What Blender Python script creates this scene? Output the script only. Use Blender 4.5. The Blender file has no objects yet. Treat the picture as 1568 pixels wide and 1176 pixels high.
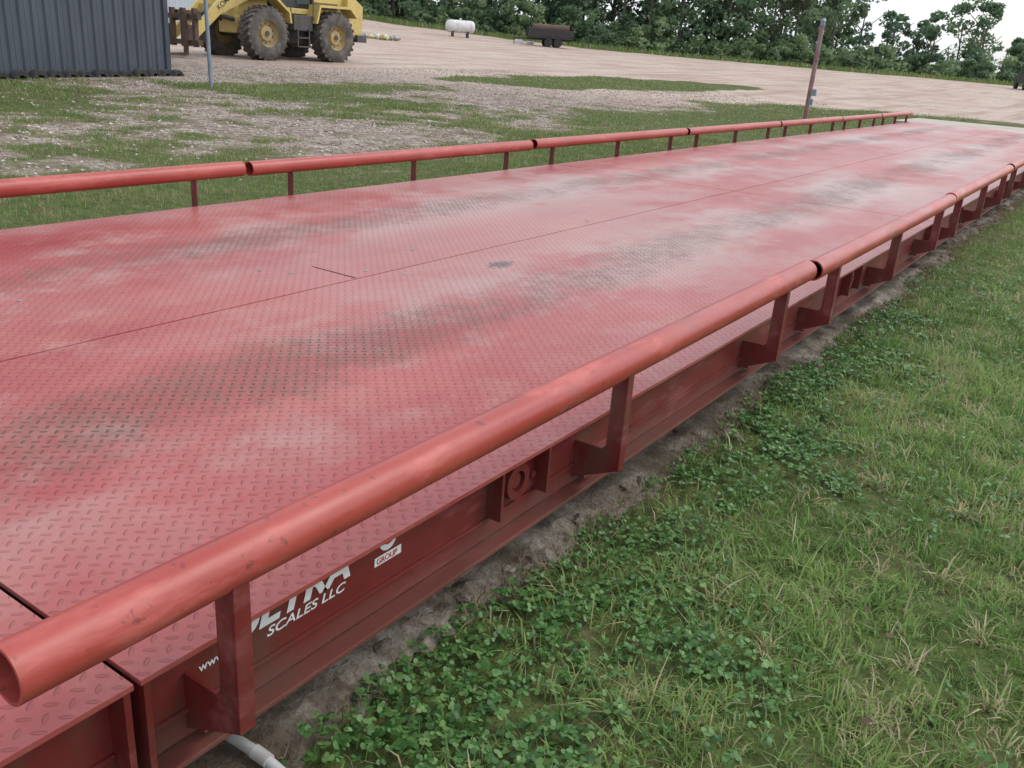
import bpy, bmesh, math, random
import numpy as np
from mathutils import Vector, Matrix
random.seed(3); rng=np.random.default_rng(7)
S=bpy.context.scene
S.view_settings.view_transform='Standard'
S.view_settings.look='None'; S.view_settings.exposure=0
# ---------------------------------------------------------------- helpers
def link(o): S.collection.objects.link(o); return o
def empty(name,loc=(0,0,0),rz=0):
    e=bpy.data.objects.new(name,None); e.location=loc; e.rotation_euler=(0,0,rz); return link(e)
class NT:
    def __init__(s,name):
        s.m=bpy.data.materials.new(name); s.m.use_nodes=True
        s.t=s.m.node_tree; s.n=s.t.nodes; s.l=s.t.links
        s.b=s.n['Principled BSDF']; s.out=s.n['Material Output']
    def node(s,t,**k):
        n=s.n.new(t)
        for a,v in k.items(): setattr(n,a,v)
        return n
    def put(s,sock,v):
        if isinstance(v,bpy.types.NodeSocket): s.l.new(v,sock)
        else: sock.default_value=v
    def math(s,op,a,b=0.0,c=0.0,clamp=False):
        n=s.node('ShaderNodeMath',operation=op,use_clamp=clamp)
        s.put(n.inputs[0],a); s.put(n.inputs[1],b); s.put(n.inputs[2],c); return n.outputs[0]
    def noise(s,vec,scale,detail=4,rough=.55):
        n=s.node('ShaderNodeTexNoise'); s.l.new(vec,n.inputs['Vector'])
        n.inputs['Scale'].default_value=scale; n.inputs['Detail'].default_value=detail
        n.inputs['Roughness'].default_value=rough; return n.outputs['Fac']
    def obj(s): return s.node('ShaderNodeTexCoord').outputs['Object']
    def mapv(s,vec,scale=(1,1,1),loc=(0,0,0)):
        n=s.node('ShaderNodeMapping'); s.l.new(vec,n.inputs[0])
        n.inputs['Scale'].default_value=scale; n.inputs['Location'].default_value=loc; return n.outputs[0]
    def rng(s,v,a,b,c=0.,d=1.):
        n=s.node('ShaderNodeMapRange',interpolation_type='SMOOTHSTEP'); s.put(n.inputs[0],v)
        for i,q in enumerate((a,b,c,d)): n.inputs[i+1].default_value=q
        return n.outputs[0]
    def mix(s,f,a,b):
        n=s.node('ShaderNodeMix',data_type='RGBA'); s.put(n.inputs[0],f)
        s.put(n.inputs[6],a if isinstance(a,bpy.types.NodeSocket) else (*a[:3],1))
        s.put(n.inputs[7],b if isinstance(b,bpy.types.NodeSocket) else (*b[:3],1)); return n.outputs[2]
    def bump(s,h,strength=.5,dist=.01,prev=None):
        n=s.node('ShaderNodeBump'); s.l.new(h,n.inputs['Height'])
        n.inputs['Strength'].default_value=strength; n.inputs['Distance'].default_value=dist
        if prev is not None: s.l.new(prev,n.inputs['Normal'])
        return n.outputs[0]
    def base(s,c): s.put(s.b.inputs['Base Color'],c if isinstance(c,bpy.types.NodeSocket) else (*c[:3],1))
    def rough(s,v): s.put(s.b.inputs['Roughness'],v)
    def normal(s,v): s.l.new(v,s.b.inputs['Normal'])
def paint(name,col,col2=None,rough=.45,scale=3,metal=0,dirt=None):
    m=NT(name); o=m.obj(); n=m.noise(o,scale,6,.65)
    col2=col2 or tuple(c*.7 for c in col)
    c=m.mix(m.rng(n,.35,.7),col,col2)
    if dirt:
        n2=m.noise(o,scale*4,5,.7); c=m.mix(m.rng(n2,.5,.72,0,.75),c,dirt)
    m.base(c); m.rough(m.rng(n,.3,.7,rough-.08,rough+.12)); m.b.inputs['Metallic'].default_value=metal
    m.normal(m.bump(n,.15,.004)); return m.m
def meshobj(name,verts,faces,mat=None,parent=None,smooth=False):
    me=bpy.data.meshes.new(name); me.from_pydata(verts,[],faces); me.update()
    o=bpy.data.objects.new(name,me); link(o)
    if mat: me.materials.append(mat)
    if smooth: me.shade_smooth()
    if parent: o.parent=parent
    return o
class MB:
    """collect primitives in one bmesh"""
    def __init__(s): s.bm=bmesh.new()
    def box(s,x0,x1,y0,y1,z0,z1,bev=0):
        r=bmesh.ops.create_cube(s.bm,size=1,matrix=Matrix.Translation(((x0+x1)/2,(y0+y1)/2,(z0+z1)/2))@Matrix.Diagonal((abs(x1-x0),abs(y1-y0),abs(z1-z0),1)))
        if bev:
            ed=list({e for v in r['verts'] for e in v.link_edges})
            bmesh.ops.bevel(s.bm,geom=ed,offset=bev,segments=2,affect='EDGES',profile=.6)
    def prism(s,pts,axis,a,b):
        """extrude polygon; axis 'x','y' ; pts in the other two coords"""
        def mk(p,t): return {'x':(t,p[0],p[1]),'y':(p[0],t,p[1]),'z':(p[0],p[1],t)}[axis]
        v0=[s.bm.verts.new(mk(p,a)) for p in pts]; v1=[s.bm.verts.new(mk(p,b)) for p in pts]
        s.bm.faces.new(v0); s.bm.faces.new(v1[::-1]); n=len(pts)
        for i in range(n): s.bm.faces.new((v0[i],v1[i],v1[(i+1)%n],v0[(i+1)%n]))
    def cyl(s,p0,p1,r0,r1=None,seg=20,caps=True):
        p0,p1=Vector(p0),Vector(p1); d=p1-p0; r1=r0 if r1 is None else r1
        q=d.to_track_quat('Z','Y').to_matrix().to_4x4()
        bmesh.ops.create_cone(s.bm,cap_ends=caps,segments=seg,radius1=r0,radius2=r1,depth=d.length,matrix=Matrix.Translation((p0+p1)/2)@q)
    def lathe(s,prof,seg,mat):
        """prof list (r,h) closed profile ring around local Z"""
        rings=[]
        for i in range(seg):
            a=2*math.pi*i/seg
            rings.append([s.bm.verts.new(mat@Vector((r*math.cos(a),r*math.sin(a),h))) for r,h in prof])
        n=len(prof)
        for i in range(seg):
            A,B=rings[i],rings[(i+1)%seg]
            for j in range(n-1):
                s.bm.faces.new((A[j],B[j],B[j+1],A[j+1]))
    def done(s,name,mat,parent=None,smooth=False,loc=None):
        bmesh.ops.recalc_face_normals(s.bm,faces=s.bm.faces)
        me=bpy.data.meshes.new(name); s.bm.to_mesh(me); s.bm.free()
        me.materials.append(mat)
        o=bpy.data.objects.new(name,me); link(o)
        if smooth:
            me.shade_smooth()
            try:
                me.set_sharp_from_angle(angle=math.radians(38))
            except Exception: pass
        if parent: o.parent=parent
        if loc: o.location=loc
        return o
# numpy value noise
def h2(i,j,s):
    v=np.sin(i*127.1+j*311.7+s*74.7)*43758.5453
    return v-np.floor(v)
def vnoise(x,y,s=0):
    i=np.floor(x); j=np.floor(y); fx=x-i; fy=y-j
    fx=fx*fx*(3-2*fx); fy=fy*fy*(3-2*fy)
    return (h2(i,j,s)*(1-fx)+h2(i+1,j,s)*fx)*(1-fy)+(h2(i,j+1,s)*(1-fx)+h2(i+1,j+1,s)*fx)*fy
def fbm(x,y,s=0,o=4):
    a=.5;t=0;k=0
    for q in range(o):
        t=t+a*vnoise(x,y,s+q); k+=a; a*=.55; x=x*2.03+11.3; y=y*2.03+5.7
    return t/k
def sstep(v,a,b):
    t=np.clip((v-a)/(b-a),0,1); return t*t*(3-2*t)
# ---------------------------------------------------------------- terrain
def terr(x,y):
    x=np.asarray(x,float); y=np.asarray(y,float)
    yy=np.clip(y,-50,120); xx=np.clip(x,-85,20)
    z=.011*np.maximum(0,yy-15)+.022*np.maximum(0,-xx-6)+.0012*np.maximum(0,-xx-35)**2
    z=z+ .05*(fbm(x*.3,y*.3,9)-.5)*np.clip((np.abs(x+2.8)-1.8)/3,0,1)
    return z
def T(x,y): return float(terr(x,y))
TL=[(-140,20),(-95,50),(-68,71),(-43,87),(-27,97),(-11.5,107),(10,118),(60,130)]
def treeline_y(x): return np.interp(x,[p[0] for p in TL],[p[1] for p in TL])
def gmask(x,y):
    x=np.asarray(x,float); y=np.asarray(y,float)
    n=fbm(x*.55,y*.55,1,5); n2=fbm(x*.16,y*.16,5,3); n3=fbm(x*2.2,y*2.2,8,3)
    xb=np.interp(y,[0,5,8,10,16,23,28,32],[-7.5,-7.6,-8.0,-8.2,-9.2,-10.8,-10,-6])
    strip=sstep((x-xb)+2.6*(n-.5)*2+1.6*(n3-.5),-1.3,1.3)*sstep(33-y+3*(n-.5),-1,2)
    far_r=(x>-1.5)*sstep(36-y,-2,2)
    base=.37+.80*(n2-.5)
    weeds=.50*sstep(-x,11.6,13.4)*sstep(13.5-y,0,2)
    band=.78*np.exp(-((x+15.4)/1.6)**2)*sstep(y,9,11.5)*sstep(22-y,0,4)
    tx=(x+16.0-(y-29)*.10)/2.5; ty=(y-30)/9.0
    isl=1.1*sstep(1.25-np.sqrt(tx*tx+ty*ty)+.45*(n-.5),0,.5)
    ty_=treeline_y(x); edge=sstep(y-(ty_-9+5*(n2-.5)*2),-2,2)
    l=np.maximum.reduce([weeds,band,isl,edge])
    yard=np.exp(-((x+23)/4.5)**2-((y-21)/6)**2)
    roadfar=sstep(y,27,34)*(1-edge)
    v=base*(1-.80*roadfar)*(1-.8*yard)*(1-.4*sstep(-x,17,20)*sstep(y,22,26))
    v=np.maximum(v,l)
    v=sstep(v+.85*(n-.5)+.75*(n3-.5),.28,.84)*.95
    v=np.maximum.reduce([v,strip*(1-.5*sstep(n3,.52,.8)),far_r])
    return np.clip(v,0,1)
xs=np.concatenate([[-900,-500,-300,-220],np.arange(-170,-60,3.),np.arange(-60,-24,.6),np.arange(-24,3,.13),np.arange(3,20,1.),[25,40,70,120,250,500,900]])
ys=np.concatenate([[-900,-400,-150,-60,-30],np.arange(-20,-4,1.),np.arange(-4,42,.16),np.arange(42,125,.8),[130,150,200,300,500,900,1500]])
X,Y=np.meshgrid(xs,ys); Z=terr(X,Y)
nx,ny=len(xs),len(ys)
V=np.stack([X.ravel(),Y.ravel(),Z.ravel()],1)
idx=np.arange(nx*ny).reshape(ny,nx)
F=np.stack([idx[:-1,:-1].ravel(),idx[:-1,1:].ravel(),idx[1:,1:].ravel(),idx[1:,:-1].ravel()],1)
def npmesh(name,V,loops,starts,totals,mats,attrs={}):
    me=bpy.data.meshes.new(name)
    me.vertices.add(len(V)); me.vertices.foreach_set('co',np.ascontiguousarray(V,dtype=np.float32).ravel())
    me.loops.add(len(loops)); me.loops.foreach_set('vertex_index',np.ascontiguousarray(loops,dtype=np.int32))
    me.polygons.add(len(starts)); me.polygons.foreach_set('loop_start',np.ascontiguousarray(starts,dtype=np.int32))
    try: me.polygons.foreach_set('loop_total',np.ascontiguousarray(totals,dtype=np.int32))
    except Exception: pass
    for k,a in attrs.items():
        at=me.attributes.new(k,'FLOAT','POINT'); at.data.foreach_set('value',np.ascontiguousarray(a,dtype=np.float32))
    for m in mats: me.materials.append(m)
    me.update(calc_edges=True); me.validate()
    o=bpy.data.objects.new(name,me); link(o); return o
# ground material
g=NT('ground_soil_gravel'); o=g.obj()
at=g.node('ShaderNodeAttribute',attribute_name='grass').outputs['Fac']
nf=g.noise(o,9,5,.7); nb=g.noise(o,.5,4,.6); nm=g.noise(o,2.5,5,.7)
spg=g.node('ShaderNodeSeparateXYZ'); g.l.new(o,spg.inputs[0])
vor=g.node('ShaderNodeTexVoronoi'); g.l.new(o,vor.inputs['Vector']); vor.inputs['Scale'].default_value=17
vr=g.node('ShaderNodeSeparateColor'); g.l.new(vor.outputs['Color'],vr.inputs[0])
grav=g.mix(vr.outputs[0],(.12,.09,.07),(.46,.395,.35))
grav=g.mix(g.rng(nb,.35,.7,0,.45),grav,(.32,.245,.20))
grav=g.mix(g.rng(nm,.42,.66,0,.8),grav,(.155,.108,.078))
grav=g.mix(g.rng(nf,.54,.72,0,.85),grav,(.60,.55,.50))
nl=g.noise(o,.25,6,.65); nt=g.noise(g.mapv(o,(1.6,.12,1)),1.0,4,.6)
road=g.mix(g.rng(nl,.35,.65),(.46,.34,.28),(.55,.465,.405)); road=g.mix(g.rng(nm,.5,.75,0,.7),road,(.30,.215,.16)); road=g.mix(g.rng(vr.outputs[1],.6,1,0,.45),road,(.22,.16,.125))
road=g.mix(g.rng(nt,.48,.64,0,.6),road,(.31,.225,.175)); road=g.mix(g.rng(nl,.55,.66,0,.32),road,(.20,.19,.11)); road=g.mix(g.rng(nf,.58,.75,0,.5),road,(.62,.56,.5))
grav=g.mix(g.rng(g.math('ADD',spg.outputs[1],g.math('MULTIPLY',spg.outputs[0],-.35)),22,32),grav,road)
green=g.mix(g.rng(nf,.3,.7),(.045,.065,.020),(.12,.15,.048))
green=g.mix(g.rng(nm,.46,.68,0,.75),green,(.13,.105,.06))
mask=g.math('ADD',at,g.math('MULTIPLY',g.math('SUBTRACT',nf,.5),1.1))
mask=g.rng(mask,.28,.74)
g.base(g.mix(mask,grav,green)); g.rough(.95); g.b.inputs['Specular IOR Level'].default_value=.15
hb=g.math('ADD',g.math('MULTIPLY',vor.outputs['Distance'],-.4),nf)
g.normal(g.bump(hb,.9,.05))
L=F.ravel(); ground=npmesh('ground',V,L,np.arange(len(F))*4,np.full(len(F),4),[g.m],{'grass':gmask(X.ravel(),Y.ravel())})
ground.data.shade_smooth()
# ---------------------------------------------------------------- camera
cam=bpy.data.cameras.new('camera'); co=bpy.data.objects.new('camera',cam); link(co)
cam.sensor_width=36; cam.lens=31.2; cam.clip_start=.05; cam.clip_end=3000
co.matrix_world=Matrix(((.819,-.2551,.5142,0),(.570,.2566,-.7807,0),(.0672,.9323,.3555,1.40),(0,0,0,1)))
S.camera=co
# ---------------------------------------------------------------- world, sun
AZ=math.radians(40); EL=math.radians(52)
w=bpy.data.worlds.new('World'); S.world=w; w.use_nodes=True
wt=w.node_tree; bg=wt.nodes['Background']
sk=wt.nodes.new('ShaderNodeTexSky'); sk.sky_type='NISHITA'; sk.sun_disc=False
sk.sun_elevation=EL; sk.sun_rotation=AZ; sk.dust_density=3; sk.air_density=1.3
hs=wt.nodes.new('ShaderNodeHueSaturation'); hs.inputs['Saturation'].default_value=.45; hs.inputs['Value'].default_value=1.9
wt.links.new(sk.outputs[0],hs.inputs['Color'])
# thin high overcast: broken soft cloud brightness
tc=wt.nodes.new('ShaderNodeTexCoord'); cn=wt.nodes.new('ShaderNodeTexNoise'); cn.inputs['Scale'].default_value=3.0; cn.inputs['Detail'].default_value=5
mp=wt.nodes.new('ShaderNodeMapping'); mp.inputs['Scale'].default_value=(1,1,3); wt.links.new(tc.outputs['Generated'],mp.inputs[0]); wt.links.new(mp.outputs[0],cn.inputs['Vector'])
cr=wt.nodes.new('ShaderNodeMapRange'); cr.inputs[1].default_value=.35; cr.inputs[2].default_value=.65; cr.inputs[3].default_value=.3; cr.inputs[4].default_value=.75
wt.links.new(cn.outputs['Fac'],cr.inputs[0])
mxs=wt.nodes.new('ShaderNodeMix'); mxs.data_type='RGBA'; wt.links.new(cr.outputs[0],mxs.inputs[0]); wt.links.new(hs.outputs[0],mxs.inputs[6]); mxs.inputs[7].default_value=(7.7,8.1,8.8,1)
wt.links.new(mxs.outputs[2],bg.inputs[0]); bg.inputs[1].default_value=.145
sl=bpy.data.lights.new('sun','SUN'); so=bpy.data.objects.new('sun',sl); link(so)
sl.energy=.9; sl.angle=math.radians(30); sl.color=(1,.97,.91)
d=Vector((math.sin(AZ)*math.cos(EL),math.cos(AZ)*math.cos(EL),math.sin(EL)))
so.rotation_euler=d.to_track_quat('Z','Y').to_euler()
# ---------------------------------------------------------------- truck scale
XR,XL,XC=-1.11,-4.44,-2.68; ZD=.40
joints=[-5.9,.65,7.2,13.75,22.6]
dk=NT('red_tread_plate'); o=dk.obj(); sp=dk.node('ShaderNodeSeparateXYZ'); dk.l.new(o,sp.inputs[0]); px,py,pz=sp.outputs
P=.0305*math.sqrt(2)
u=dk.math('DIVIDE',dk.math('ADD',px,py),P); v=dk.math('DIVIDE',dk.math('SUBTRACT',px,py),P)
fu=dk.math('SUBTRACT',dk.math('FRACT',u),.5); fv=dk.math('SUBTRACT',dk.math('FRACT',v),.5)
par=dk.math('FLOORED_MODULO',dk.math('ADD',dk.math('FLOOR',u),dk.math('FLOOR',v)),2.0)
ip=dk.math('SUBTRACT',1.0,par)
a=dk.math('ADD',dk.math('MULTIPLY',fu,par),dk.math('MULTIPLY',fv,ip))
b=dk.math('ADD',dk.math('MULTIPLY',fv,par),dk.math('MULTIPLY',fu,ip))
dd=dk.math('ADD',dk.math('POWER',dk.math('DIVIDE',a,.46),2.0),dk.math('POWER',dk.math('DIVIDE',b,.16),2.0))
lug=dk.rng(dd,1.0,.25,0,1)
n1=dk.noise(dk.mapv(o,(1,.55,1)),1.5,5,.6); n2=dk.noise(dk.mapv(o,(1,.75,1),(7,3,0)),3.0,8,.72)
n3=dk.noise(o,45,3,.7); n4=dk.noise(dk.mapv(o,(1,.75,1),(3.6,9.4,0)),1.35,6,.66); n5=dk.noise(dk.mapv(o,(1,.5,1),(13,2,0)),.85,5,.65); n6=dk.noise(dk.mapv(o,(1,.8,1),(1,21,0)),1.0,5,.65)
n7=dk.noise(o,160,2,.6); n8=dk.noise(o,14,5,.75)
def gauss(c,wd):
    q=dk.math('DIVIDE',dk.math('SUBTRACT',px,c),wd); return dk.math('EXPONENT',dk.math('MULTIPLY',dk.math('MULTIPLY',q,q),-1.0))
tr=dk.math('ADD',gauss(-2.05,.42),gauss(-3.58,.36),clamp=True)
dsum=dk.math('ADD',dk.math('ADD',n4,dk.math('MULTIPLY',n2,.55)),dk.math('MULTIPLY',dk.math('SUBTRACT',n8,.5),.35))
dirt=dk.rng(dk.math('MULTIPLY',dk.math('ADD',dk.math('MULTIPLY',tr,.80),.20),dsum),.52,.90)
base=dk.mix(dk.rng(n1,.35,.68),(.315,.038,.036),(.38,.075,.066))
base=dk.mix(dk.rng(n2,.48,.72,0,.5),base,(.43,.20,.175))
base=dk.mix(dk.rng(n6,.56,.72,0,.45),base,(.46,.165,.095))          # orange primer showing
bleach_sheen=dk.math('MULTIPLY',dk.math('ADD',dk.math('MULTIPLY',tr,.55),dk.rng(py,1.0,8.0,.14,.50)),dk.rng(dk.math('ADD',n5,dk.math('MULTIPLY',dk.math('SUBTRACT',n2,.5),.6)),.38,.62))  # chalky wheel tracks, plus sky sheen painted in paler towards the far end
base=dk.mix(bleach_sheen,base,(.42,.305,.28))
base=dk.mix(dk.math('MULTIPLY',lug,.24),base,(.13,.03,.03))
base=dk.mix(dk.math('MULTIPLY',dk.rng(n7,.5,.75),.22),base,(.16,.07,.06))
dl=dk.math('ADD',dk.math('MULTIPLY',dirt,.30),dk.math('MULTIPLY',dk.math('MULTIPLY',dirt,lug),.62))
base=dk.mix(dl,base,(.070,.030,.024))
base=dk.mix(dk.math('MULTIPLY',dk.math('MULTIPLY',dirt,dk.rng(n8,.42,.62)),.42),base,(.155,.082,.058))
sx=dk.math('POWER',dk.math('DIVIDE',dk.math('ADD',px,2.42),.05),2.0); sy=dk.math('POWER',dk.math('DIVIDE',dk.math('SUBTRACT',py,3.5),.09),2.0)
spot=dk.rng(dk.math('ADD',dk.math('ADD',sx,sy),dk.math('MULTIPLY',dk.math('SUBTRACT',n3,.5),7.0)),1.1,.5)
base=dk.mix(dk.math('MULTIPLY',spot,.85),base,(.05,.04,.045))
dk.base(base)
dk.rough(dk.math('ADD',dk.rng(n2,.3,.75,.33,.50),dk.math('MULTIPLY',dirt,.16)))
dk.b.inputs['Specular IOR Level'].default_value=.52
nn=dk.bump(lug,.9,.0022); nn=dk.bump(n4,.35,.03,nn); nn=dk.bump(n3,.16,.001,nn); dk.normal(nn)
deckmat=dk.m
def redpaint(name,c1,c2,rough=.4,grime=0):
    m=NT(name); o=m.obj(); n=m.noise(o,2.2,5,.6); nf=m.noise(o,38,4,.7); ns=m.noise(m.mapv(o,(1,.25,1)),9,5,.7)
    c=m.mix(m.rng(n,.35,.7),c1,c2); c=m.mix(m.rng(ns,.50,.70,0,.6),c,tuple(min(1,k*1.35+.06) for k in c2))
    c=m.mix(m.rng(nf,.60,.69,0,.65),c,(.10,.035,.028))
    ns2=m.noise(m.mapv(o,(1,.5,1),(5,5,5)),4,6,.75); c=m.mix(m.rng(ns2,.55,.68,0,.35),c,(.17,.07,.05))
    if grime:
        ng=m.noise(m.mapv(o,(1,1,.5),(4,4,4)),5,6,.7); c=m.mix(m.rng(ng,.46,.66,0,grime),c,(.10,.065,.045))
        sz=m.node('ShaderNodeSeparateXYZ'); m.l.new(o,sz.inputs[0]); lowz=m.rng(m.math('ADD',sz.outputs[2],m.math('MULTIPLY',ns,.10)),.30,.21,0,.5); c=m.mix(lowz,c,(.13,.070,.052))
    m.base(c); m.rough(m.rng(ns,.3,.7,rough-.06,rough+.15)); m.normal(m.bump(nf,.16,.002)); return m.m
railmat=redpaint('red_rail_paint',(.33,.046,.036),(.39,.072,.055),.33)
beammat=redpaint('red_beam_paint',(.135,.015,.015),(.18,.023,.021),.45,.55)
darkmat=paint('dark_underside',(.03,.012,.01),rough=.8)
scale_e=empty('truck_scale')
mb=MB(); gp=.012; gc=.009
for i in range(4):
    y0,y1=joints[i]+gp/2,joints[i+1]-gp/2
    mb.box(XC+gc/2,XR,y0,y1,ZD-.012,ZD,.0015)
    mb.box(XL,XC-gc/2,y0,y1,ZD-.012,ZD,.0015)
mb.done('deck_plates',deckmat,scale_e)
mb=MB()
mb.box(XL+.08,XR-.10,-5.88,22.58,ZD-.06,ZD-.030); mb.done('deck_light_block',darkmat,scale_e)  # dark sheet under the plates, added to block light and darken the joints
mb=MB(); mb.box(-2.96,-2.69,2.772,2.780,ZD+.0004,ZD+.0012)
mb.done('access_plate_seam',darkmat,scale_e)
steel=paint('worn_steel',(.40,.36,.35),(.2,.15,.14),.4,30,.5)
mb=MB()
for (bx,by) in [(-3.05,2.55),(-2.93,2.62),(-2.75,2.90),(-2.60,3.0),(-3.25,1.6),(-2.9,3.4),(-2.75,4.9),(-2.55,6.9),(-2.9,7.4),(-2.2,7.6),(-2.62,6.6)]:
    mb.cyl((bx,by,ZD+.0003),(bx,by,ZD+.003),.011,.010,12)
mb.done('deck_bolts',steel,scale_e)
# side beams (both sides)
for side,xo in (('right',XR),('left',XL)):
    s=1 if side=='right' else -1
    mb=MB()
    for i in range(4):
        y0,y1=joints[i]+.012,joints[i+1]-.012
        def bx(xa,xb_,ya,yb,za,zb,bev=0): mb.box(min(xo+s*xa,xo+s*xb_),max(xo+s*xa,xo+s*xb_),ya,yb,za,zb,bev)
        bx(-.062,-.052,y0,y1,.178,ZD-.0125)              # web
        bx(-.0515,-.002,y0,y1,.166,.1775,.002)            # bottom flange
        bx(-.110,-.0625,y0,y1,.166,.1775)
        bx(-.0515,-.003,y0,y0+.012,.178,ZD-.013)
        bx(-.0515,-.003,y1-.012,y1,.178,ZD-.013)
        bx(-.0515,-.044,y0+.013,y1-.013,.236,.244,.001)   # stiffener line
    # load-cell pockets: stiffener pair, ring collar and cover
    for yc in [1.80+3.28*k for k in range(-2,7)]:
        if yc<-5.5 or yc>22: continue
        for dy in (-.11,.11): bx(-.0515,-.006,yc+dy-.005,yc+dy+.005,.2445,ZD-.013)
        xa=xo-s*.0515
        M=Matrix.Translation((xa,yc,.312))@Matrix.Rotation(s*math.pi/2,4,'Y')
        mb.lathe([(.030,.0),(.030,.020),(.052,.020),(.052,.0)],28,M)
        mb.lathe([(.022,.0),(.022,.012),(.0,.012)],16,M)
        mb.cyl((xa,yc+.085,.300),(xa+s*.014,yc+.085,.300),.012,seg=6)
    mb.done('side_beam_'+side,beammat,scale_e)
# inner load beams & feet
mb=MB()
for xx in (-1.7,-3.8):
    mb.box(xx-.1,xx+.1,-5.8,22.5,.10,ZD-.061)
for j in joints[1:-1]+[-5.7,22.3]:
    mb.box(XL+.1,XR-.14,j-.13,j+.13,.09,.30)
    for xx in (-1.42,-4.1): mb.cyl((xx,j-.25,.03),(xx,j-.25,.2),.06)
mb.done('load_beams',beammat,scale_e)
# guard rails
def rail(side,xc,gaps,x_edge):
    s=1 if side=='right' else -1
    zc=ZD+.180; R=.0450
    mb=MB(); pb=MB()
    for i in range(len(gaps)-1):
        y0,y1=gaps[i]+.032,gaps[i+1]-.032
        if side=='right' and abs(gaps[i+1]-.43)<.01: y1-=.05
        if side=='right' and abs(gaps[i]-.43)<.01: y0-=.03
        dz=random.uniform(-.006,.006); dx=random.uniform(-.006,.006)
        M=Matrix.Translation((xc+dx,(y0),zc+dz))@Matrix.Rotation(-math.pi/2,4,'X')
        L_=y1-y0
        mb.lathe([(R-.006,0),(R,0),(R-.0006,L_*.25),(R,L_*.5),(R+.0004,L_*.75),(R,L_),(R-.006,L_),(R-.006,L_*.5),(R-.006,0)],36,M)
        ph=[y0+.34,(y0+y1)/2,y1-.34]
        for yp in ph:
            if yp<-5.7: continue
            xe=xc; t=.007
            prof=[(xe+s*.028,zc-.022),(xe+s*.028,.262),(xo_in(s,x_edge),.196),(xo_in(s,x_edge),.318),(xe-s*.026,.320),(xe-s*.014,.335),(xe-s*.014,zc-.033)]
            pb.prism(prof,'y',yp-t/2,yp+t/2)
            xa,xb2=sorted((xe+s*.0282,xe+s*.0345)); pb.box(xa,xb2,yp-t/2,yp+.030,.262,zc-.014,.001)
            xa,xb2=sorted((xo_in(s,x_edge)+s*.0005,xo_in(s,x_edge)+s*.040)); pb.box(xa,xb2,yp+t/2+.0005,yp+.075,.200,.208,.001)
    mb.done('guard_pipe_'+side,railmat,scale_e,True); pb.done('rail_posts_'+side,beammat,scale_e)
def xo_in(s,xe): return xe-s*.0515
rail('right',-1.045,[-6.2,-2.87,.43,3.86,7.15,10.4,13.65,16.85,19.9,22.7],XR)
rail('left',-4.505,[-6.2,-2.9,.42,3.68,6.88,10.2,13.5,16.75,19.6,22.5],XL)
# lettering on the beam
white=paint('white_lettering',(.75,.75,.75),(.6,.6,.6),.5,20)
redl=paint('red_emblem',(.45,.04,.035),rough=.5)
def text(s,y,z,size,mat,name,parent,x=XR-.0512,shear=.25,sx=1,off=.012):
    c=bpy.data.curves.new(name,'FONT'); c.body=s; c.size=size; c.extrude=.0003; c.shear=shear; c.offset=size*off
    o=bpy.data.objects.new(name,c); link(o); o.location=(x,y,z); o.rotation_euler=(math.pi/2,0,math.pi/2); o.scale=(sx,1,1)
    c.materials.append(mat); o.parent=parent; return o
text('ULTRA',.862,.318,.085,white,'beam_letters_big',scale_e,x=XR-.0508,sx=1.22,off=.04)
text('SCALES LLC',.955,.287,.030,white,'beam_letters_small',scale_e,x=XR-.0508,sx=1.35)
text('www.',.80,.300,.026,white,'beam_letters_web',scale_e,x=XR-.0508,shear=0)
text('G',1.285,.340,.05,redl,'emblem_letter',scale_e,x=XR-.0500,shear=0)
mb=MB(); mb.cyl((XR-.0515,1.305,.352),(XR-.0510,1.305,.352),.028,seg=32); mb.box(XR-.0515,XR-.0510,1.262,1.35,.296,.318); mb.done('emblem_disc',white,scale_e)
text('GROUP',1.268,.300,.020,redl,'emblem_word',scale_e,x=XR-.0504,shear=0)
# ---------------------------------------------------------------- foundation concrete
def edge_n(y): return (fbm(y*1.3,np.full_like(y,3.),2,4)-.5)*2
cm=NT('rough_concrete'); o=cm.obj(); n=cm.noise(o,4,8,.7); nf=cm.noise(o,50,5,.7); nd=cm.noise(o,2.1,6,.7)
c=cm.mix(cm.rng(n,.35,.65),(.16,.13,.10),(.38,.335,.28)); c=cm.mix(cm.rng(nf,.45,.65,0,.5),c,(.11,.08,.055)); c=cm.mix(cm.rng(nd,.46,.58,0,.88),c,(.085,.060,.038))
cm.base(c); cm.rough(.95); cm.normal(cm.bump(cm.math('ADD',n,nf),.9,.016))
ysf=np.arange(-6.2,23.2,.03); prof=[(-4.62,-.08),(-4.56,.03),(-2.8,.04),(-1.45,.042),(-1.30,.040),(-1.24,.038),(-1.18,.034),(-1.12,.030),(-1.06,.018),(-1.02,-.002),(-.98,-.08)]
en=edge_n(ysf)*.13
VV=[];FF=[]
for ii,yy in enumerate(ysf):
    e=float(en[ii])+.016*random.uniform(-1,1)
    for k,(xx,zz) in enumerate(prof):
        f=max(0,min(1,(k-4)/4))
        VV.append((xx+e*f-(.04 if k>4 else 0)+(random.uniform(-.008,.008) if k>3 else 0),yy,zz+(.04*(float(fbm(np.array(yy*9.),np.array(xx*17.),4,2))-.5) if 0<k<10 else 0)))
np_=len(prof)
for i in range(len(ysf)-1):
    for k in range(np_-1): FF.append((i*np_+k,i*np_+k+1,(i+1)*np_+k+1,(i+1)*np_+k))
meshobj('concrete_foundation',VV,FF,cm.m,smooth=False)
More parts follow.
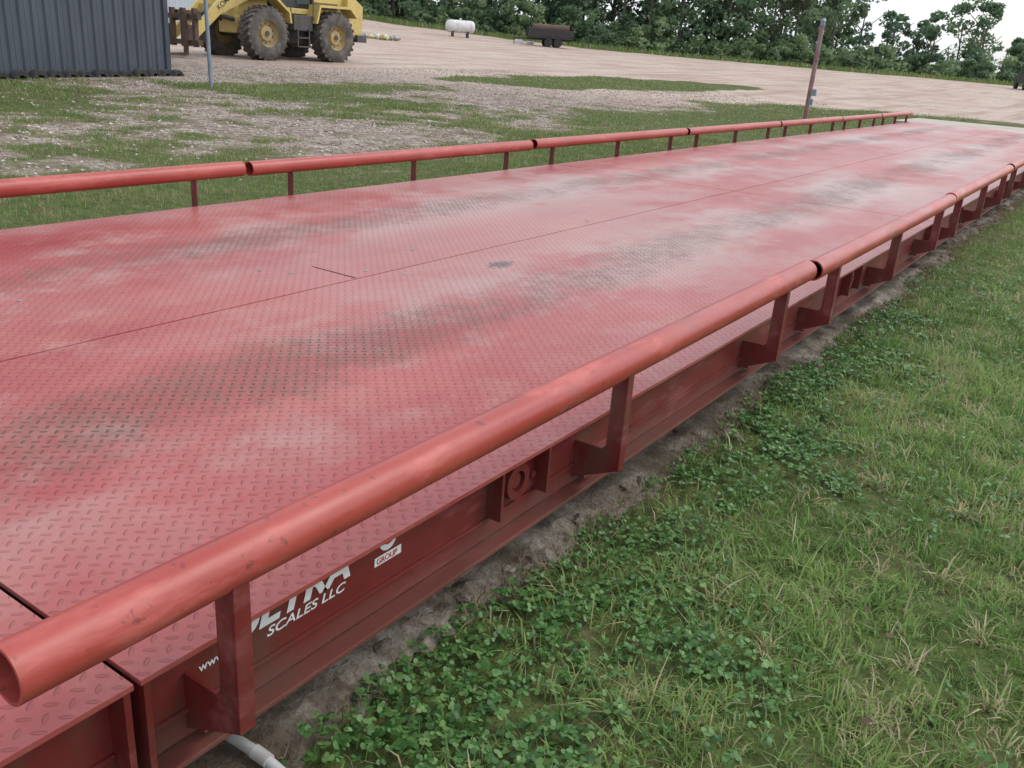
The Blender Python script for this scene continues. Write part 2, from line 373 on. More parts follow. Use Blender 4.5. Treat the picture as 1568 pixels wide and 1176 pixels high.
# broken concrete lumps along the edge
mb=MB()
def stone(bm,xx,yy,zz,r_):
    m4=Matrix.Translation((xx,yy,zz))@Matrix.Rotation(random.uniform(0,6),4,'Z')@Matrix.Diagonal((r_*random.uniform(1,1.8),r_*random.uniform(.8,1.3),r_*.6,1))
    rr_=bmesh.ops.create_icosphere(bm,subdivisions=1,radius=1,matrix=m4)
    for v_ in rr_['verts']: v_.co+=Vector((random.uniform(-1,1),random.uniform(-1,1),random.uniform(-1,1)))*r_*.25
for k in range(150):
    yy=random.uniform(.3,16); ee=.13*float(edge_n(np.array([yy]))[0]); stone(mb.bm,-1.13+ee+random.gauss(0,.045),yy,.03-.02*random.random(),random.uniform(.006,.026))
mb.done('concrete_rubble',cm.m)
cm2=NT('approach_concrete'); o=cm2.obj(); n=cm2.noise(o,1.2,7,.7); c=cm2.mix(cm2.rng(n,.35,.65),(.38,.33,.28),(.48,.42,.36)); cm2.base(c); cm2.rough(.9)
mb=MB(); mb.prism([(22.62,.0),(22.62,.385),(25.5,.37),(30.0,T(-3,30)+.004),(30,.0)],'x',-4.9,-.7); mb.done('concrete_approach_ramp',cm2.m)
# pvc pipe
pv=paint('pvc_white',(.50,.50,.49),(.36,.34,.32),.4,8)
mb=MB(); mb.cyl((-1.6,.875,.062),(-1.12,.899,.058),.0115); mb.cyl((-1.12,.899,.058),(-.90,.915,.0),.0115); mb.cyl((-1.14,.898,.0585),(-1.10,.90,.055),.0145)
mb.done('pvc_pipe',pv,smooth=True)
# ---------------------------------------------------------------- grass
def leafmat(name,ramp,rough=.55,trans=.35,attr='rnd'):
    m=NT(name); a_=m.node('ShaderNodeAttribute',attribute_name=attr).outputs['Fac']
    r=m.node('ShaderNodeValToRGB'); m.l.new(a_,r.inputs[0]); e=r.color_ramp.elements
    e[0].position=ramp[0][0]; e[0].color=(*ramp[0][1],1); e[1].position=ramp[-1][0]; e[1].color=(*ramp[-1][1],1)
    for p,c in ramp[1:-1]:
        q=e.new(p); q.color=(*c,1)
    m.l.new(r.outputs[0],m.b.inputs['Base Color']); m.rough(rough); m.b.inputs['Specular IOR Level'].default_value=.35
    t=m.node('ShaderNodeBsdfTranslucent'); m.l.new(r.outputs[0],t.inputs[0])
    mx=m.node('ShaderNodeMixShader'); mx.inputs[0].default_value=trans
    m.l.new(m.b.outputs[0],mx.inputs[1]); m.l.new(t.outputs[0],mx.inputs[2]); m.l.new(mx.outputs[0],m.out.inputs[0]); return m.m
grassmat=leafmat('grass_blades',[(0,(.075,.145,.032)),(.3,(.125,.235,.055)),(.6,(.20,.325,.09)),(.82,(.33,.44,.145)),(.9,(.44,.38,.22)),(1,(.58,.50,.33))],.42,.4)
def blades(name,x,y,h,wd,lean,rnd,mat,zoff=None):
    n=len(x); z=terr(x,y) if zoff is None else zoff
    th=rng.uniform(0,2*np.pi,n); ld=rng.uniform(0,2*np.pi,n)
    cx,sx=np.cos(th)*wd/2,np.sin(th)*wd/2
    lx,ly=np.cos(ld)*lean*h,np.sin(ld)*lean*h
    up=np.sqrt(np.clip(1-np.minimum(lean,1)**2*.75,.08,1))*h
    V=np.zeros((n,5,3))
    V[:,0]=np.stack([x-cx,y-sx,z-.005],1); V[:,1]=np.stack([x+cx,y+sx,z-.005],1)
    V[:,2]=np.stack([x+cx*.8+lx*.35,y+sx*.8+ly*.35,z+up*.68],1); V[:,3]=np.stack([x-cx*.8+lx*.35,y-sx*.8+ly*.35,z+up*.68],1)
    V[:,4]=np.stack([x+lx,y+ly,z+up],1)
    b=(np.arange(n)*5)[:,None]
    loops=(b+np.array([[0,1,2,3,3,2,4]])).ravel()
    st=np.stack([np.arange(n)*7,np.arange(n)*7+4],1).ravel(); tt=np.tile([4,3],n)
    return npmesh(name,V.reshape(-1,3),loops,st,tt,[mat],{'rnd':np.repeat(rnd,5)})
def region(n,x0,x1,y0,y1): return rng.uniform(x0,x1,n),rng.uniform(y0,y1,n)
def edge_x(y): return -1.075+.13*edge_n(y)
def clover(x,y):
    lim=np.interp(y,[0,1.3,2.6,5,9],[-.44,-.48,-.70,-.90,-1.04])
    return sstep(lim-x+.50*(fbm(x*2.2,y*2.2,41,3)-.5)*2,-.2,.2)
x1,y1=region(135000,-1.2,.75,.2,6.5); x2,y2=region(60000,-1.2,1.5,6.5,22); x3,y3=region(14000,.75,3.5,-1,8)
x=np.concatenate([x1,x2,x3]); y=np.concatenate([y1,y2,y3])
patch=fbm(x*1.7,y*1.7,21,4); patch2=fbm(x*6,y*6,31,3); patch3=fbm(x*12,y*12,35,2)
cl=clover(x,y)
keep=(x>edge_x(y)-.03)&(rng.uniform(size=len(x))<(.1+.5*patch+1.1*sstep(patch3,.25,.75)*.7)*(1-.72*cl)*(.15+.85*sstep(x-edge_x(y),-.03,.16)))
x,y,patch,patch2,patch3=x[keep],y[keep],patch[keep],patch2[keep],patch3[keep]
n=len(x); h=rng.uniform(.018,.056,n)*(.35+1.2*patch)*(.4+1.2*patch3); tall=rng.uniform(size=n)<.045; h[tall]*=2.0
wd=rng.uniform(.0024,.0062,n)*(1+.08*np.maximum(y-4,0)); lean=rng.uniform(.2,1.5,n)
rnd=np.clip(-.28+1.0*patch+.55*patch2+rng.normal(0,.16,n),0,.84); dead=rng.uniform(size=n)<.07+.26*sstep(patch2,.5,.7); rnd[dead]=rng.uniform(.86,1,dead.sum())
blades('lawn_grass',x,y,h,wd,lean,rnd,grassmat)
# coarse tufts of longer blades and straw
CX,CY,CR,CH=[],[],[],[]
for k in range(420):
    b0=rng.uniform(.6,9); a0=rng.uniform(-1.1,.7); m_=rng.integers(8,38); sp_=rng.uniform(.010,.045)
    if a0<-.6 and rng.uniform()<.4: continue
    CX+=list(a0+rng.normal(0,sp_,m_)); CY+=list(b0+rng.normal(0,sp_,m_)); hh_=rng.uniform(.04,.10)
    dry=rng.uniform()<.33 and a0>-.75
    CR+=list(np.clip(rng.normal(.94 if dry else rng.uniform(.25,.80),.06,m_),0,1)); CH+=list(hh_*rng.uniform(.5,1.2,m_))
CX=np.array(CX);CY=np.array(CY)
ok=CX>edge_x(CY)-.02
CX,CY,CR,CH=CX[ok],CY[ok],np.array(CR)[ok],np.array(CH)[ok]; n=len(CX)
blades('tufted_grass',CX,CY,CH,rng.uniform(.003,.0072,n),rng.uniform(.5,1.6,n),CR,grassmat)
# dead fringe hugging the concrete edge
m_=6500; y=rng.uniform(.2,14,m_); x=edge_x(y)+rng.normal(.0,.040,m_)
sel=fbm(x*5,y*5,93,3)>.40; x,y=x[sel],y[sel]; n=len(x)
blades('dead_grass_fringe',x,y,rng.uniform(.02,.06,n),rng.uniform(.002,.004,n),rng.uniform(.5,1.6,n),rng.uniform(.86,1,n),leafmat('dead_grass',[(0,(.10,.075,.045)),(.86,(.14,.10,.06)),(1,(.30,.23,.14))],.8,.2),terr(x,y)+.02)
# clover / broadleaf weeds
def leaves(name,x,y,z,r,rnd,mat,tilt=.5):
    n=len(x); k=6
    nrm=np.stack([rng.normal(0,tilt,n),rng.normal(0,tilt,n),np.ones(n)],1); nrm/=np.linalg.norm(nrm,axis=1)[:,None]
    q=rng.uniform(0,6.28,n)
    t=np.cross(nrm,np.stack([np.cos(q),np.sin(q),np.zeros(n)],1)); t/=np.linalg.norm(t,axis=1)[:,None]; bt=np.cross(nrm,t)
    c=np.stack([x,y,z],1); V=np.zeros((n,k,3))
    for i in range(k):
        a_=2*math.pi*i/k; V[:,i]=c+(t*math.cos(a_)*1.15+bt*math.sin(a_)*.85)*r[:,None]+nrm*(.15*r*(1 if i%3==0 else 0))[:,None]
    loops=np.arange(n*k); return npmesh(name,V.reshape(-1,3),loops,np.arange(n)*k,np.full(n,k),[mat],{'rnd':np.repeat(rnd,k)})
clovermat=leafmat('clover_leaf',[(0,(.045,.115,.030)),(.5,(.090,.21,.055)),(1,(.18,.31,.10))],.38,.3)
x,y=region(48000,-1.2,.5,.5,8.5); c1=np.maximum(clover(x,y),.22*sstep(fbm(x*3,y*3,88,3),.46,.6))
cl=c1*(.22+.78*sstep(fbm(x*5,y*5,51,3),.36,.5))*sstep(8.5-y,0,2.5)
keep=(rng.uniform(size=len(x))<cl*.95)&(x>edge_x(y)-.02); x,y=x[keep],y[keep]
X3=[];Y3=[];Z3=[];R3=[];C3=[]
hh=rng.uniform(.010,.048,len(x))*(.5+1.0*fbm(x*5,y*5,77,2)); rr=rng.uniform(.0040,.0090,len(x))*(.75+.5*fbm(x*3,y*3,79,2)); cc=np.clip(rng.normal(.5,.27,len(x)),0,1); a0=rng.uniform(0,6.28,len(x))
for k in range(3):
    X3.append(x+np.cos(a0+k*2.09)*rr*.95); Y3.append(y+np.sin(a0+k*2.09)*rr*.95); Z3.append(terr(x,y)+hh+rng.normal(0,.001,len(x))); R3.append(rr); C3.append(cc)
leaves('clover_patch',np.concatenate(X3),np.concatenate(Y3),np.concatenate(Z3),np.concatenate(R3),np.concatenate(C3),clovermat,.38)
# dead leaves
dl=leafmat('dry_leaf',[(0,(.10,.06,.04)),(1,(.22,.15,.10))],.8,.1); n=40
x,y=region(n,-1.2,.3,.8,6); leaves('fallen_leaves',x,y,terr(x,y)+.032,rng.uniform(.006,.014,n),rng.uniform(0,1,n),dl,.6)
# left side grass
grass2=leafmat('field_grass_blades',[(0,(.09,.145,.038)),(.35,(.14,.215,.06)),(.6,(.19,.27,.08)),(.82,(.28,.33,.12)),(.9,(.36,.30,.18)),(1,(.46,.39,.27))],.5,.4)
x1,y1=region(150000,-12,-4.6,0,16); x2,y2=region(110000,-24,-4.6,8,34); x3,y3=region(60000,-19,-11,4,16)
x=np.concatenate([x1,x2,x3]); y=np.concatenate([y1,y2,y3]); gm=gmask(x,y)
out=~((x<-18.3)&(y<13.1)); pch=fbm(x*.9,y*.9,61,4); pc3=fbm(x*4,y*4,65,3)
keep=(rng.uniform(size=len(x))<np.clip(gm*1.1-.04,0,1)*(.1+.5*pch+.9*sstep(pc3,.25,.75)))&out; x,y,pch,gm,pc3=x[keep],y[keep],pch[keep],gm[keep],pc3[keep]; n=len(x); dist=np.hypot(x,y)
h=rng.uniform(.025,.085,n)*(.3+1.1*pch)*(.3+1.2*pc3)*(.4+.6*gm); wd=rng.uniform(.004,.008,n)*(dist/9)
rnd=np.clip(-.1+.7*pch+.4*pc3+rng.normal(0,.14,n),0,.84); dead=rng.uniform(size=n)<.10+.45*(1-gm)+.2*(pc3>.6); rnd[dead]=rng.uniform(.86,1,dead.sum())
blades('field_grass',x,y,h,wd,rng.uniform(.1,1.0,n),rnd,grass2)
# loose stones on the lot (one mesh of squashed octahedra)
m_=26000; x=rng.uniform(-21,-7,m_); y=rng.uniform(2,30,m_); gm=gmask(x,y); keep=(rng.uniform(size=m_)<(1-gm)*.95)&~((x<-18)&(y<13.2)&(x<-15.2-.29*(y-3.6))); x,y=x[keep],y[keep]; n=len(x)
r=rng.uniform(.010,.026,n)*(1+.4*(rng.uniform(size=n)<.08)); th=rng.uniform(0,6.28,n); z=terr(x,y)+r*.15
O=np.zeros((n,6,3)); ax=np.stack([np.cos(th)*r*1.3,np.sin(th)*r*1.3,np.zeros(n)],1); ay=np.stack([-np.sin(th)*r*.9,np.cos(th)*r*.9,np.zeros(n)],1); c0=np.stack([x,y,z],1); az=np.stack([rng.normal(0,.2,n)*r,rng.normal(0,.2,n)*r,r*.65],1)
O[:,0]=c0+ax;O[:,1]=c0+ay;O[:,2]=c0-ax;O[:,3]=c0-ay;O[:,4]=c0+az;O[:,5]=c0-az
tri=np.array([[0,1,4],[1,2,4],[2,3,4],[3,0,4],[1,0,5],[2,1,5],[3,2,5],[0,3,5]]).ravel()
stm=NT('loose_stone'); a_=stm.node('ShaderNodeAttribute',attribute_name='rnd').outputs['Fac']; stm.base(stm.mix(a_,(.16,.11,.085),(.62,.56,.50))); stm.rough(.9)
npmesh('loose_gravel',O.reshape(-1,3),(np.arange(n)[:,None]*6+tri[None]).ravel(),np.arange(n*8)*3,np.full(n*8,3),[stm.m],{'rnd':np.repeat(rng.uniform(0,1,n),6)})
# ---------------------------------------------------------------- metal building
be=empty('metal_building'); 
bm_=NT('blue_grey_siding'); o=bm_.obj(); n=bm_.noise(bm_.mapv(o,(1,1,.25)),2.5,6,.65)
bm_.base(bm_.mix(bm_.rng(n,.3,.7),(.040,.050,.072),(.065,.078,.10))); bm_.rough(.5)
L0=Vector((-18.4,13.0)); L1=Vector((-15.6,3.6)) ; dirv=(L1-L0).normalized(); nv=Vector((-dirv.y,dirv.x)); 
if nv.x<0: nv=-nv
def ribbed(p0,p1,z0,z1,out):
    d_=(p1-p0); Ln=d_.length; d_.normalize(); pts=[]; s_=0; pitch=.305
    while s_<Ln:
        for ds,hh_ in ((0,0),(.03,.035),(.065,.035),(.095,0)):
            if s_+ds<Ln: pts.append((s_+ds,hh_))
        for ds in (.16,.165,.22,.225):
            if s_+ds<Ln: pts.append((s_+ds,.006 if ds in(.165,.22) else 0))
        s_+=pitch
    pts.append((Ln,0))
    V=[];F_=[]
    for q,hh_ in pts:
        P_=p0+d_*q+out*hh_; V+= [(P_.x,P_.y,z0),(P_.x,P_.y,z1)]
    for i in range(len(pts)-1): F_.append((2*i,2*i+2,2*i+3,2*i+1))
    return V,F_
back=-nv*11
for nm,a_,b_,ou in (('front_wall',L0,L1,nv),('end_wall',L0+back,L0,-dirv),('rear_wall',L0+back,L1+back,-nv),('far_wall',L1,L1+back,dirv)):
    V_,F_=ribbed(a_,b_,-.1,4.4,ou); meshobj(nm,V_,F_,bm_.m,be)
trim=paint('building_trim',(.035,.045,.07),rough=.5)
mb=MB(); c_=L0
mb.prism([(c_.x+nv.x*.045-dirv.x*.045,c_.y+nv.y*.045-dirv.y*.045),(c_.x+nv.x*.045+dirv.x*.1,c_.y+nv.y*.045+dirv.y*.1),(c_.x+nv.x*.038+dirv.x*.1,c_.y+nv.y*.038+dirv.y*.1),(c_.x-nv.x*.1-dirv.x*.038,c_.y-nv.y*.1-dirv.y*.038),(c_.x-nv.x*.1-dirv.x*.045,c_.y-nv.y*.1-dirv.y*.045)],'z',-.1,4.4)
mb.done('corner_trim',trim,be)
roofm=paint('roof_metal',(.35,.37,.4),rough=.4)
A=L0-dirv*.3+nv*.3; B=L1+dirv*.3+nv*.3; C=L1+dirv*.3+back-nv*.3; D_=L0-dirv*.3+back-nv*.3; M1=(A+D_)/2; M2=(B+C)/2
meshobj('roof',[(A.x,A.y,4.38),(B.x,B.y,4.38),(M2.x,M2.y,5.6),(M1.x,M1.y,5.6),(C.x,C.y,4.38),(D_.x,D_.y,4.38)],[(0,1,2,3),(3,2,4,5)],roofm,be)
meshobj('gables',[(L0.x,L0.y,4.38),(L0.x+back.x,L0.y+back.y,4.38),(M1.x,M1.y,5.55),(L1.x,L1.y,4.38),(L1.x+back.x,L1.y+back.y,4.38),(M2.x,M2.y,5.55)],[(0,1,2),(3,5,4)],bm_.m,be)
rub=paint('old_rubber',(.022,.022,.024),(.05,.048,.045),.8,6)
mb=MB(); s_=0
while s_<9.4:
    P_=L0+dirv*(s_+.1)+nv*.28; r_=random.uniform(.17,.21); zb=T(P_.x,P_.y)-.05
    M=Matrix.Translation((P_.x,P_.y,zb))@Vector((nv.x,nv.y,0)).to_track_quat('Z','Y').to_matrix().to_4x4()
    mb.lathe([(r_*.55,-.07),(r_*.92,-.08),(r_,-.04),(r_,.04),(r_*.92,.08),(r_*.55,.07),(r_*.55,-.07)],20,M); s_+=r_*2+.01
mb.done('tyre_edging',rub,None,True)
# poles
galv=paint('galvanised',(.20,.25,.31),(.28,.32,.36),.45,4,.3)
zb=T(-15.5,11.9); mb=MB(); mb.cyl((-15.5,11.9,zb-.2),(-15.52,11.85,zb+3.4),.038); mb.cyl((-15.52,11.85,zb+3.4),(-15.52,11.85,zb+3.44),.055); mb.box(-15.58,-15.44,11.78,11.92,zb+2.5,zb+2.56)
mb.done('metal_pole',galv,None,True)
pe=empty('marker_post'); zb=T(-7.2,23.5)
postm=paint('post_faded_red',(.23,.07,.075),(.38,.30,.30),.6,1.6)
mb=MB(); mb.cyl((-7.2,23.5,zb-.2),(-7.17,23.5,zb+2.25),.055); mb.done('post_tube',postm,pe,True)
mb=MB(); mb.cyl((-7.17,23.5,zb+2.25),(-7.168,23.5,zb+2.36),.06); mb.cyl((-7.168,23.5,zb+2.36),(-7.168,23.5,zb+2.42),.075,.03); mb.box(-7.13,-7.0,23.38,23.44,zb+.62,zb+.78,.01); mb.box(-7.16,-7.05,23.38,23.43,zb+.4,zb+.55,.01)
mb.done('post_cap_and_box',galv,pe)
# ---------------------------------------------------------------- wheel loader (front points to -y)
le=empty('wheel_loader',(-24.4,20.0,T(-23.5,20.5)-.02))
yel=paint('loader_yellow',(.60,.45,.14),(.52,.39,.13),.45,2,dirt=(.38,.30,.18))
rimm=paint('loader_rim',(.42,.31,.12),(.30,.22,.12),.6,3,dirt=(.25,.20,.15))
dg=paint('loader_dark_grey',(.045,.045,.05),(.09,.08,.07),.6,4)
tyre=paint('loader_tyre',(.06,.055,.052),(.16,.14,.12),.9,3)
rustm=paint('rusty_fork',(.06,.035,.028),(.13,.08,.055),.75,5)
glass=paint('cab_glass',(.02,.03,.035),rough=.1)
WR=.80
tb=MB(); rb=MB(); hb_=MB()
for wy in (0,2.95):
    for sx_ in (1,-1):
        xc=sx_*1.03
        M=Matrix.Translation((xc,wy,WR))@Matrix.Rotation(math.pi/2*sx_,4,'Y')
        tb.lathe([(.40,-.24),(.52,-.27),(.70,-.27),(.77,-.22),(.775,0),(.77,.22),(.70,.27),(.52,.27),(.40,.24)],40,M)
        for k in range(24):
            for q in (-1,1):
                a_=2*math.pi*(k+(.5 if q>0 else 0))/24
                MM=M@Matrix.Rotation(a_,4,'Z')@Matrix.Translation((.775,0,q*.13))@Matrix.Rotation(q*.5,4,'X')@Matrix.Diagonal((.07,.085,.27,1))
                bmesh.ops.create_cube(tb.bm,size=1,matrix=MM)
        rb.lathe([(.41,.235),(.43,.22),(.40,.17),(.36,.10),(.24,.08),(.22,.15),(.10,.17),(.0,.17)],32,M)
        rb.lathe([(.41,-.24),(.38,-.1),(.0,-.1)],32,M)
        for k in range(10):
            a_=2*math.pi*k/10; P0=M@Vector((.29*math.cos(a_),.29*math.sin(a_),.08)); P1=M@Vector((.29*math.cos(a_),.29*math.sin(a_),.115)); hb_.cyl(P0,P1,.02,seg=8)
        hb_.cyl(M@Vector((0,0,.16)),M@Vector((0,0,.2)),.08)
tb.done('tyres',tyre,le,True); rb.done('rims',rimm,le,True); hb_.done('hub_bolts',dg,le)
mb=MB()
mb.box(-.42,.42,-.55,1.0,.75,1.25,.04)
mb.prism([(-.5,1.2),(.75,1.2),(.75,1.9),(.35,2.0),(-.3,1.7)],'x',-.36,.36)
for q in (-1,1):
    xa,xb2=sorted((q*.40,q*.52))
    mb.prism([(.55,2.05),(.75,1.8),(-.1,1.75),(-1.2,1.25),(-2.05,.55),(-2.25,.45),(-2.3,.68),(-1.5,1.4),(-.9,1.95),(-.2,2.2)],'x',xa,xb2)
mb.box(-.45,.45,-1.25,-1.0,1.25,1.55,.02)
for q in (-1,1):
    xa,xb2=sorted((q*.78,q*1.28))
    mb.prism([(.35,1.80),(.85,1.45),(.90,1.15),(.96,1.15),(.91,1.48),(.38,1.87),(-.35,1.87),(-.35,1.80)],'x',xa,xb2)
mb.box(-.62,.62,2.0,4.15,1.15,2.15,.10)
mb.prism([(3.85,.85),(4.55,.95),(4.6,1.85),(4.2,2.1),(3.85,2.1)],'x',-.85,.85)
for q in (-1,1):
    xa,xb2=sorted((q*.75,q*1.3)); mb.prism([(2.05,1.2),(2.2,1.7),(3.55,1.72),(3.85,1.45),(3.9,1.5),(3.6,1.8),(2.15,1.78),(1.98,1.2)],'x',xa,xb2)
mb.box(-.8,.8,1.05,2.1,1.45,1.62,.02)
mb.box(-.85,.85,.85,2.35,3.15,3.32,.05)
mb.done('body_panels',yel,le)
mb=MB()
mb.box(-.5,.5,.9,4.1,.55,1.13,.03)
mb.box(.80,1.15,1.15,1.95,.95,1.42,.02); mb.box(-1.15,-.80,1.15,1.95,.95,1.42,.02)
for q in (1,-1):
    for st in (.45,.72): mb.box(min(q*.85,q*1.2),max(q*.85,q*1.2),1.3,1.75,st,st+.04)
    for yy in (1.28,1.77): mb.box(min(q*1.15,q*1.19),max(q*1.15,q*1.19),yy-.02,yy+.02,.45,1.0)
    for (xx,yy) in ((.78,.92),(.78,2.27)): mb.box(min(q*xx,q*(xx+.06)),max(q*xx,q*(xx+.06)),yy-.04,yy+.04,1.62,3.15)
    mb.cyl((q*1.18,1.0,1.3),(q*1.18,1.0,2.5),.018); mb.cyl((q*1.18,1.95,1.3),(q*1.18,1.95,2.5),.018)
    mb.cyl((q*.3,.3,1.0),(q*.3,-1.2,1.25),.07)
    for k in range(7): mb.box(min(q*.622,q*.64),max(q*.622,q*.64),2.5,3.6,1.85-k*.03,1.862-k*.03)
mb.box(-.98,.98,4.2,4.66,.7,.94,.02); mb.box(-.63,.63,4.151,4.2,1.3,2.0)
mb.cyl((-.3,3.2,2.1),(-.3,3.2,2.9),.06); mb.cyl((0,.6,1.85),(0,-1.7,1.2),.06)
mb.cyl((-1.03,0,WR),(1.03,0,WR),.16); mb.cyl((-1.03,2.95,WR),(1.03,2.95,WR),.16)
mb.done('chassis_and_steps',dg,le)
mb=MB(); mb.box(-.78,.78,.9,2.28,1.62,3.149,.02); mb.done('cab_glazing',glass,le)
mb=MB()
for zz in (.35,1.05): mb.box(-1.2,1.2,-2.55,-2.40,zz,zz+.14,.01)
for xx in (-1.15,-.6,-.1,.4,.95): mb.box(xx,xx+.12,-2.56,-2.42,.3,1.35,.01)
for xx in (-.8,.6):
    mb.box(xx,xx+.16,-2.64,-2.565,.06,1.25,.01); mb.prism([(-2.64,.04),(-3.85,.06),(-3.85,.08),(-2.64,.13)],'x',xx,xx+.16)
mb.box(-.55,-.38,-2.40,-2.15,.3,.9); mb.box(.38,.55,-2.40,-2.15,.3,.9); mb.box(-.12,.12,-2.4,-1.65,1.0,1.3)
mb.done('fork_carriage',rustm,le)
t=text('KOMATSU',-1.25,1.35,.22,dg,'arm_lettering',le,x=.523,shear=0,sx=1.0,off=.02); t.rotation_euler=(Matrix.Rotation(math.pi/2,3,'Z')@Matrix.Rotation(math.pi/2,3,'X')@Matrix.Rotation(math.radians(38),3,'Z')).to_euler()
# ---------------------------------------------------------------- distant objects
wm=paint('tank_white',(.7,.7,.7),(.5,.48,.45),.45,2)
x0,y0=-50,64; z0=T(x0,y0)+.1; te=empty('propane_tank',(x0,y0,z0),.9)
mb=MB(); mb.cyl((-.95,0,.75),(.95,0,.75),.5,seg=24)
for q in(-1,1): mb.lathe([(.5,0),(.45,.16),(.28,.28),(0,.32)],24,Matrix.Translation((q*.95,0,.75))@Matrix.Rotation(q*math.pi/2,4,'Y'))
mb.cyl((0,0,1.2),(0,0,1.4),.1); mb.done('tank_shell',wm,te,True)
mb=MB(); mb.box(-.7,-.6,-.35,.35,-.2,.4); mb.box(.6,.7,-.35,.35,-.2,.4); mb.done('tank_feet',dg,te)
x0,y0=-43.5,68; te=empty('utility_trailer',(x0,y0,T(x0,y0)),-2.45)
bk=paint('trailer_black',(.02,.02,.022),(.05,.04,.04),.6)
mb=MB(); mb.box(-1.9,1.9,-.9,.9,.65,.78,.01); mb.box(-1.9,1.9,-.92,-.86,.78,1.35); mb.box(-1.9,1.9,.86,.92,.78,1.35); mb.box(-1.92,-1.86,-.9,.9,.78,1.35)
for k in range(6): mb.box(-1.9+k*.74,-1.82+k*.74,-.96,-.92,.7,1.4)
mb.box(-1.9,1.9,-.5,-.4,.5,.64); mb.box(-1.9,1.9,.4,.5,.5,.64); mb.cyl((1.9,0,.6),(3.1,0,.55),.05); mb.cyl((3.0,0,.55),(3.0,0,0),.04); mb.done('trailer_frame',bk,te)
mb=MB()
for wx in (-.6,.2):
    for q in (-1,1): mb.cyl((wx,q*.85,.33),(wx,q*1.07,.33),.34,seg=20)
mb.done('trailer_wheels',rub,te); mb=MB(); mb.cyl((-1.6,0,1.35),(1.5,0,1.35),.42,seg=20); mb.done('trailer_load_tank',rustm,te,True)
mb=MB(); mb.box(2.1,2.9,-1.5,-1.0,.0,.42,.12); mb.box(1.2,1.9,-1.6,-1.1,0,.35,.1); mb.done('white_bags',wm,te)
x0,y0=-43,46; pl=empty('scrap_pile',(x0,y0,T(x0,y0)),0)
cols=[((.7,.7,.68),'a'),((.45,.42,.12),'b'),((.12,.18,.3),'c'),((.3,.28,.26),'d')]
for c_,k in cols:
    mb=MB()
    for q in range(8):
        a_,b_=random.uniform(-1.9,1.9),random.uniform(-1,1); s_=random.uniform(.14,.42)
        m4=Matrix.Translation((a_,b_,s_*.3))@Matrix.Rotation(random.uniform(0,6),4,'Z')@Matrix.Rotation(random.uniform(-.5,.5),4,'X')@Matrix.Diagonal((s_*1.5,s_,s_*.8,1))
        bmesh.ops.create_icosphere(mb.bm,subdivisions=1,radius=.6,matrix=m4)
    mb.done('scrap_'+k,paint('scrap_'+k,c_),pl)
x0,y0=-46,34; se=empty('white_shed',(x0,y0,T(x0,y0)-.1),.6)
shm=paint('shed_pale',(.55,.62,.66),(.62,.66,.68),.5,1)
V_,F_=ribbed(Vector((4,-6)),Vector((4,6)),0,3.6,Vector((1,0))); meshobj('side_wall',V_,F_,shm,se)
V_,F_=ribbed(Vector((-4,-6)),Vector((4,-6)),0,3.6,Vector((0,-1))); meshobj('front_wall',V_,F_,shm,se)
mb=MB(); mb.box(-4,3.98,-5.98,6,0,3.59); mb.prism([(-4.3,3.6),(4.3,3.6),(0,4.9)],'y',-6.3,6.3); mb.done('roof_and_core',shm,se)
# parked truck at far right
x0,y0=-8.6,86; te=empty('parked_truck',(x0,y0,T(x0,y0)),.3)
mb=MB(); mb.prism([(-2.6,.5),(2.6,.5),(2.6,1.05),(1.3,1.15),(.75,1.85),(-.75,1.85),(-.95,1.15),(-2.6,1.1)],'x',-.92,.92); mb.done('truck_body',bk,te)
mb=MB()
for wy in (-1.7,1.7):
    for q in (-1,1): mb.cyl((q*.72,wy,.38),(q*.96,wy,.38),.38,seg=20)
mb.done('truck_wheels',rub,te)
mb=MB(); mb.prism([(1.2,1.2),(.72,1.78),(.05,1.78),(.05,1.2)],'x',-.925,.925); mb.prism([(-.03,1.2),(-.03,1.78),(-.70,1.78),(-.85,1.2)],'x',-.925,.925); mb.done('truck_windows',glass,te)
# ---------------------------------------------------------------- trees
treemat=leafmat('hazy_tree_foliage',[(0,(.10,.165,.105)),(.35,(.15,.235,.135)),(.7,(.22,.31,.165)),(1,(.33,.42,.22))],.7,.42)  # greens raised and cooled to paint distance haze into the leaf colour
bark=paint('bark',(.14,.12,.10),(.09,.08,.06),.9,2)
LC=[];LR=[];LS=[]; tk=MB()
def crown(x,y,zb,H,W,dens,tone,ls=.34,low=.25,nb=None):
    nb_=nb or int(14*max(1,W/3)) 
    for k in range(nb_):
        t_=random.random(); zz=zb+H*(low+(1-low)*t_); rr=W*(.35+.65*math.sin(math.pi*min(1,max(.12,t_*.85+.12))))*random.uniform(.2,.95)
        a_=random.uniform(0,6.28); cx2,cy2=x+math.cos(a_)*rr,y+math.sin(a_)*rr
        br=random.uniform(.5,1.15)*W*.34; m_=int(dens*random.uniform(.6,1.2))
        p=rng.normal(0,1,(m_,3)); p/=np.linalg.norm(p,axis=1)[:,None]; p*=(br*rng.uniform(.45,1.1,m_)**.6)[:,None]; p[:,2]*=.7
        p+=np.array([cx2,cy2,min(zz,zb+H-br*.5)])
        LC.append(p); tn=tone+random.uniform(-.18,.18); LR.append(np.clip(tn+rng.normal(0,.1,m_),0,1)); LS.append(np.full(m_,ls)*rng.uniform(.6,1.3,m_))
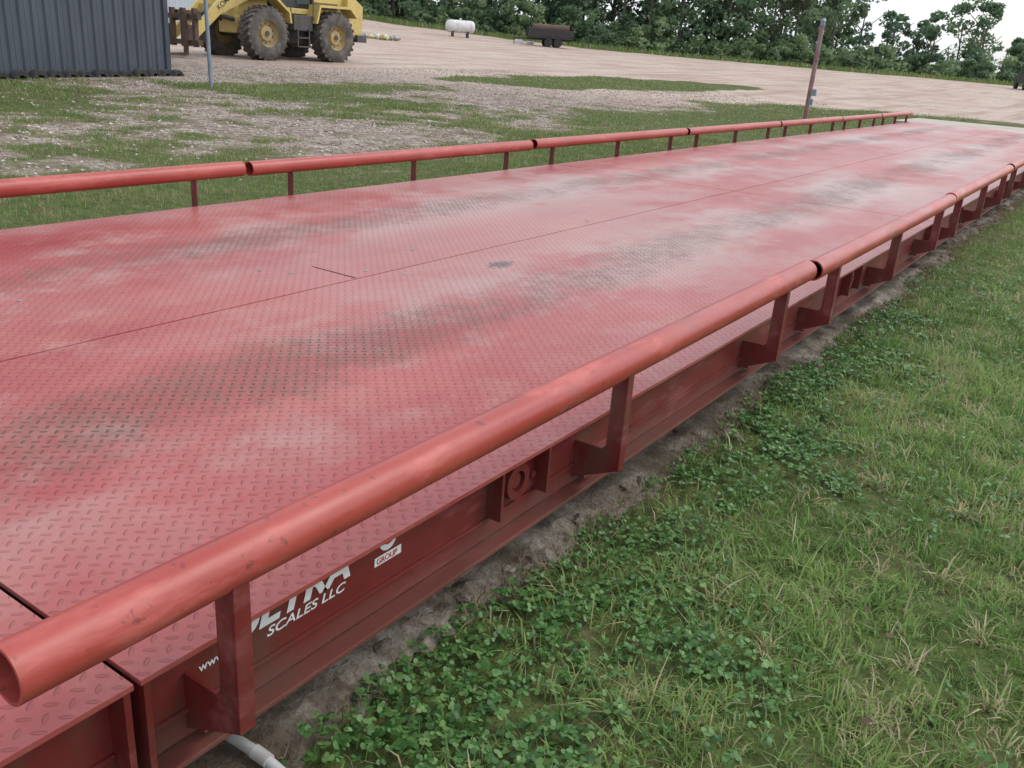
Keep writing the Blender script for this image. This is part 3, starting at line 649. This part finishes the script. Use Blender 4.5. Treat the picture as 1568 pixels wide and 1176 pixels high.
def tree(x,y,H,W,dens,tone,ls=.34,low=.2,nb=None):
    zb=T(x,y); tk.cyl((x,y,zb-.2),(x+random.uniform(-.3,.3),y,zb+H*.75),.16*H/10,.05,7)
    for k in range(4):
        a_=random.uniform(0,6.28); z1=zb+H*random.uniform(.25,.55); tk.cyl((x,y,z1),(x+math.cos(a_)*W*.7,y+math.sin(a_)*W*.7,z1+H*.25),.08*H/10,.03,5)
    crown(x,y,zb,H,W,dens,tone,ls,low,nb)
def hgt(x):
    return float(np.interp(x,[-140,-60,-32,-28.5,-25,-21,-18.8,-15.5,-13.5,-11,20],[14,14,12.5,8.8,6.6,5.0,8.4,8.6,4.4,3.4,4.0]))
xx=-125.
while xx<30:
    open_=(-28<xx<-11)
    for row in range(3):
        if open_ and row==2: continue
        x_=xx+random.uniform(-1.4,1.4); y_=float(treeline_y(x_))+3+row*4.2+random.uniform(-1.2,1.2)
        H=hgt(x_)*random.uniform(.86,1.04)+ (row-1)*.2
        tree(x_,y_,H,max(1.7,min(3.4,H*.36))*random.uniform(.85,1.15),80,random.uniform(.12,.65),.42 if not open_ else .34,.04 if not open_ else .1,24 if not open_ else 14)
    for q in range(5):
        x_=xx+random.uniform(-2,2); y_=float(treeline_y(x_))+random.uniform(-1.6,2.4); crown(x_,y_,T(x_,y_)-.3,random.uniform(1.2,4.0) if not open_ else random.uniform(1,3),random.uniform(1.2,2.2),46,random.uniform(.4,1.0),.30,0,11)
    xx+=2.8 if xx>-78 else 5.5
Pc=np.concatenate(LC); Rr=np.concatenate(LR); Ss=np.concatenate(LS); n=len(Pc)
nrm=rng.normal(0,1,(n,3)); nrm[:,2]+=.6; nrm/=np.linalg.norm(nrm,axis=1)[:,None]; q=rng.normal(0,1,(n,3)); t_=np.cross(nrm,q); t_/=np.linalg.norm(t_,axis=1)[:,None]; b_=np.cross(nrm,t_)
V=np.zeros((n,4,3)); 
V[:,0]=Pc-t_*(Ss*.6)[:,None]; V[:,1]=Pc-b_*(Ss*.35)[:,None]; V[:,2]=Pc+t_*(Ss*.6)[:,None]; V[:,3]=Pc+b_*(Ss*.35)[:,None]
tl=npmesh('distant_tree_line',V.reshape(-1,3),np.arange(n*4),np.arange(n)*4,np.full(n,4),[treemat],{'rnd':np.repeat(Rr,4)})
tk.done('tree_trunks',bark,tl)
# low weeds in front of the tree line
m_=9000; x=rng.uniform(-85,10,m_); y=treeline_y(x)-rng.uniform(0,8,m_); n=m_
blades('tall_field_weeds',x,y,rng.uniform(.15,.5,n),rng.uniform(.05,.14,n),rng.uniform(.1,.7,n),np.clip(rng.normal(.6,.2,n),0,1),grass2)
print('leaves',len(Pc))
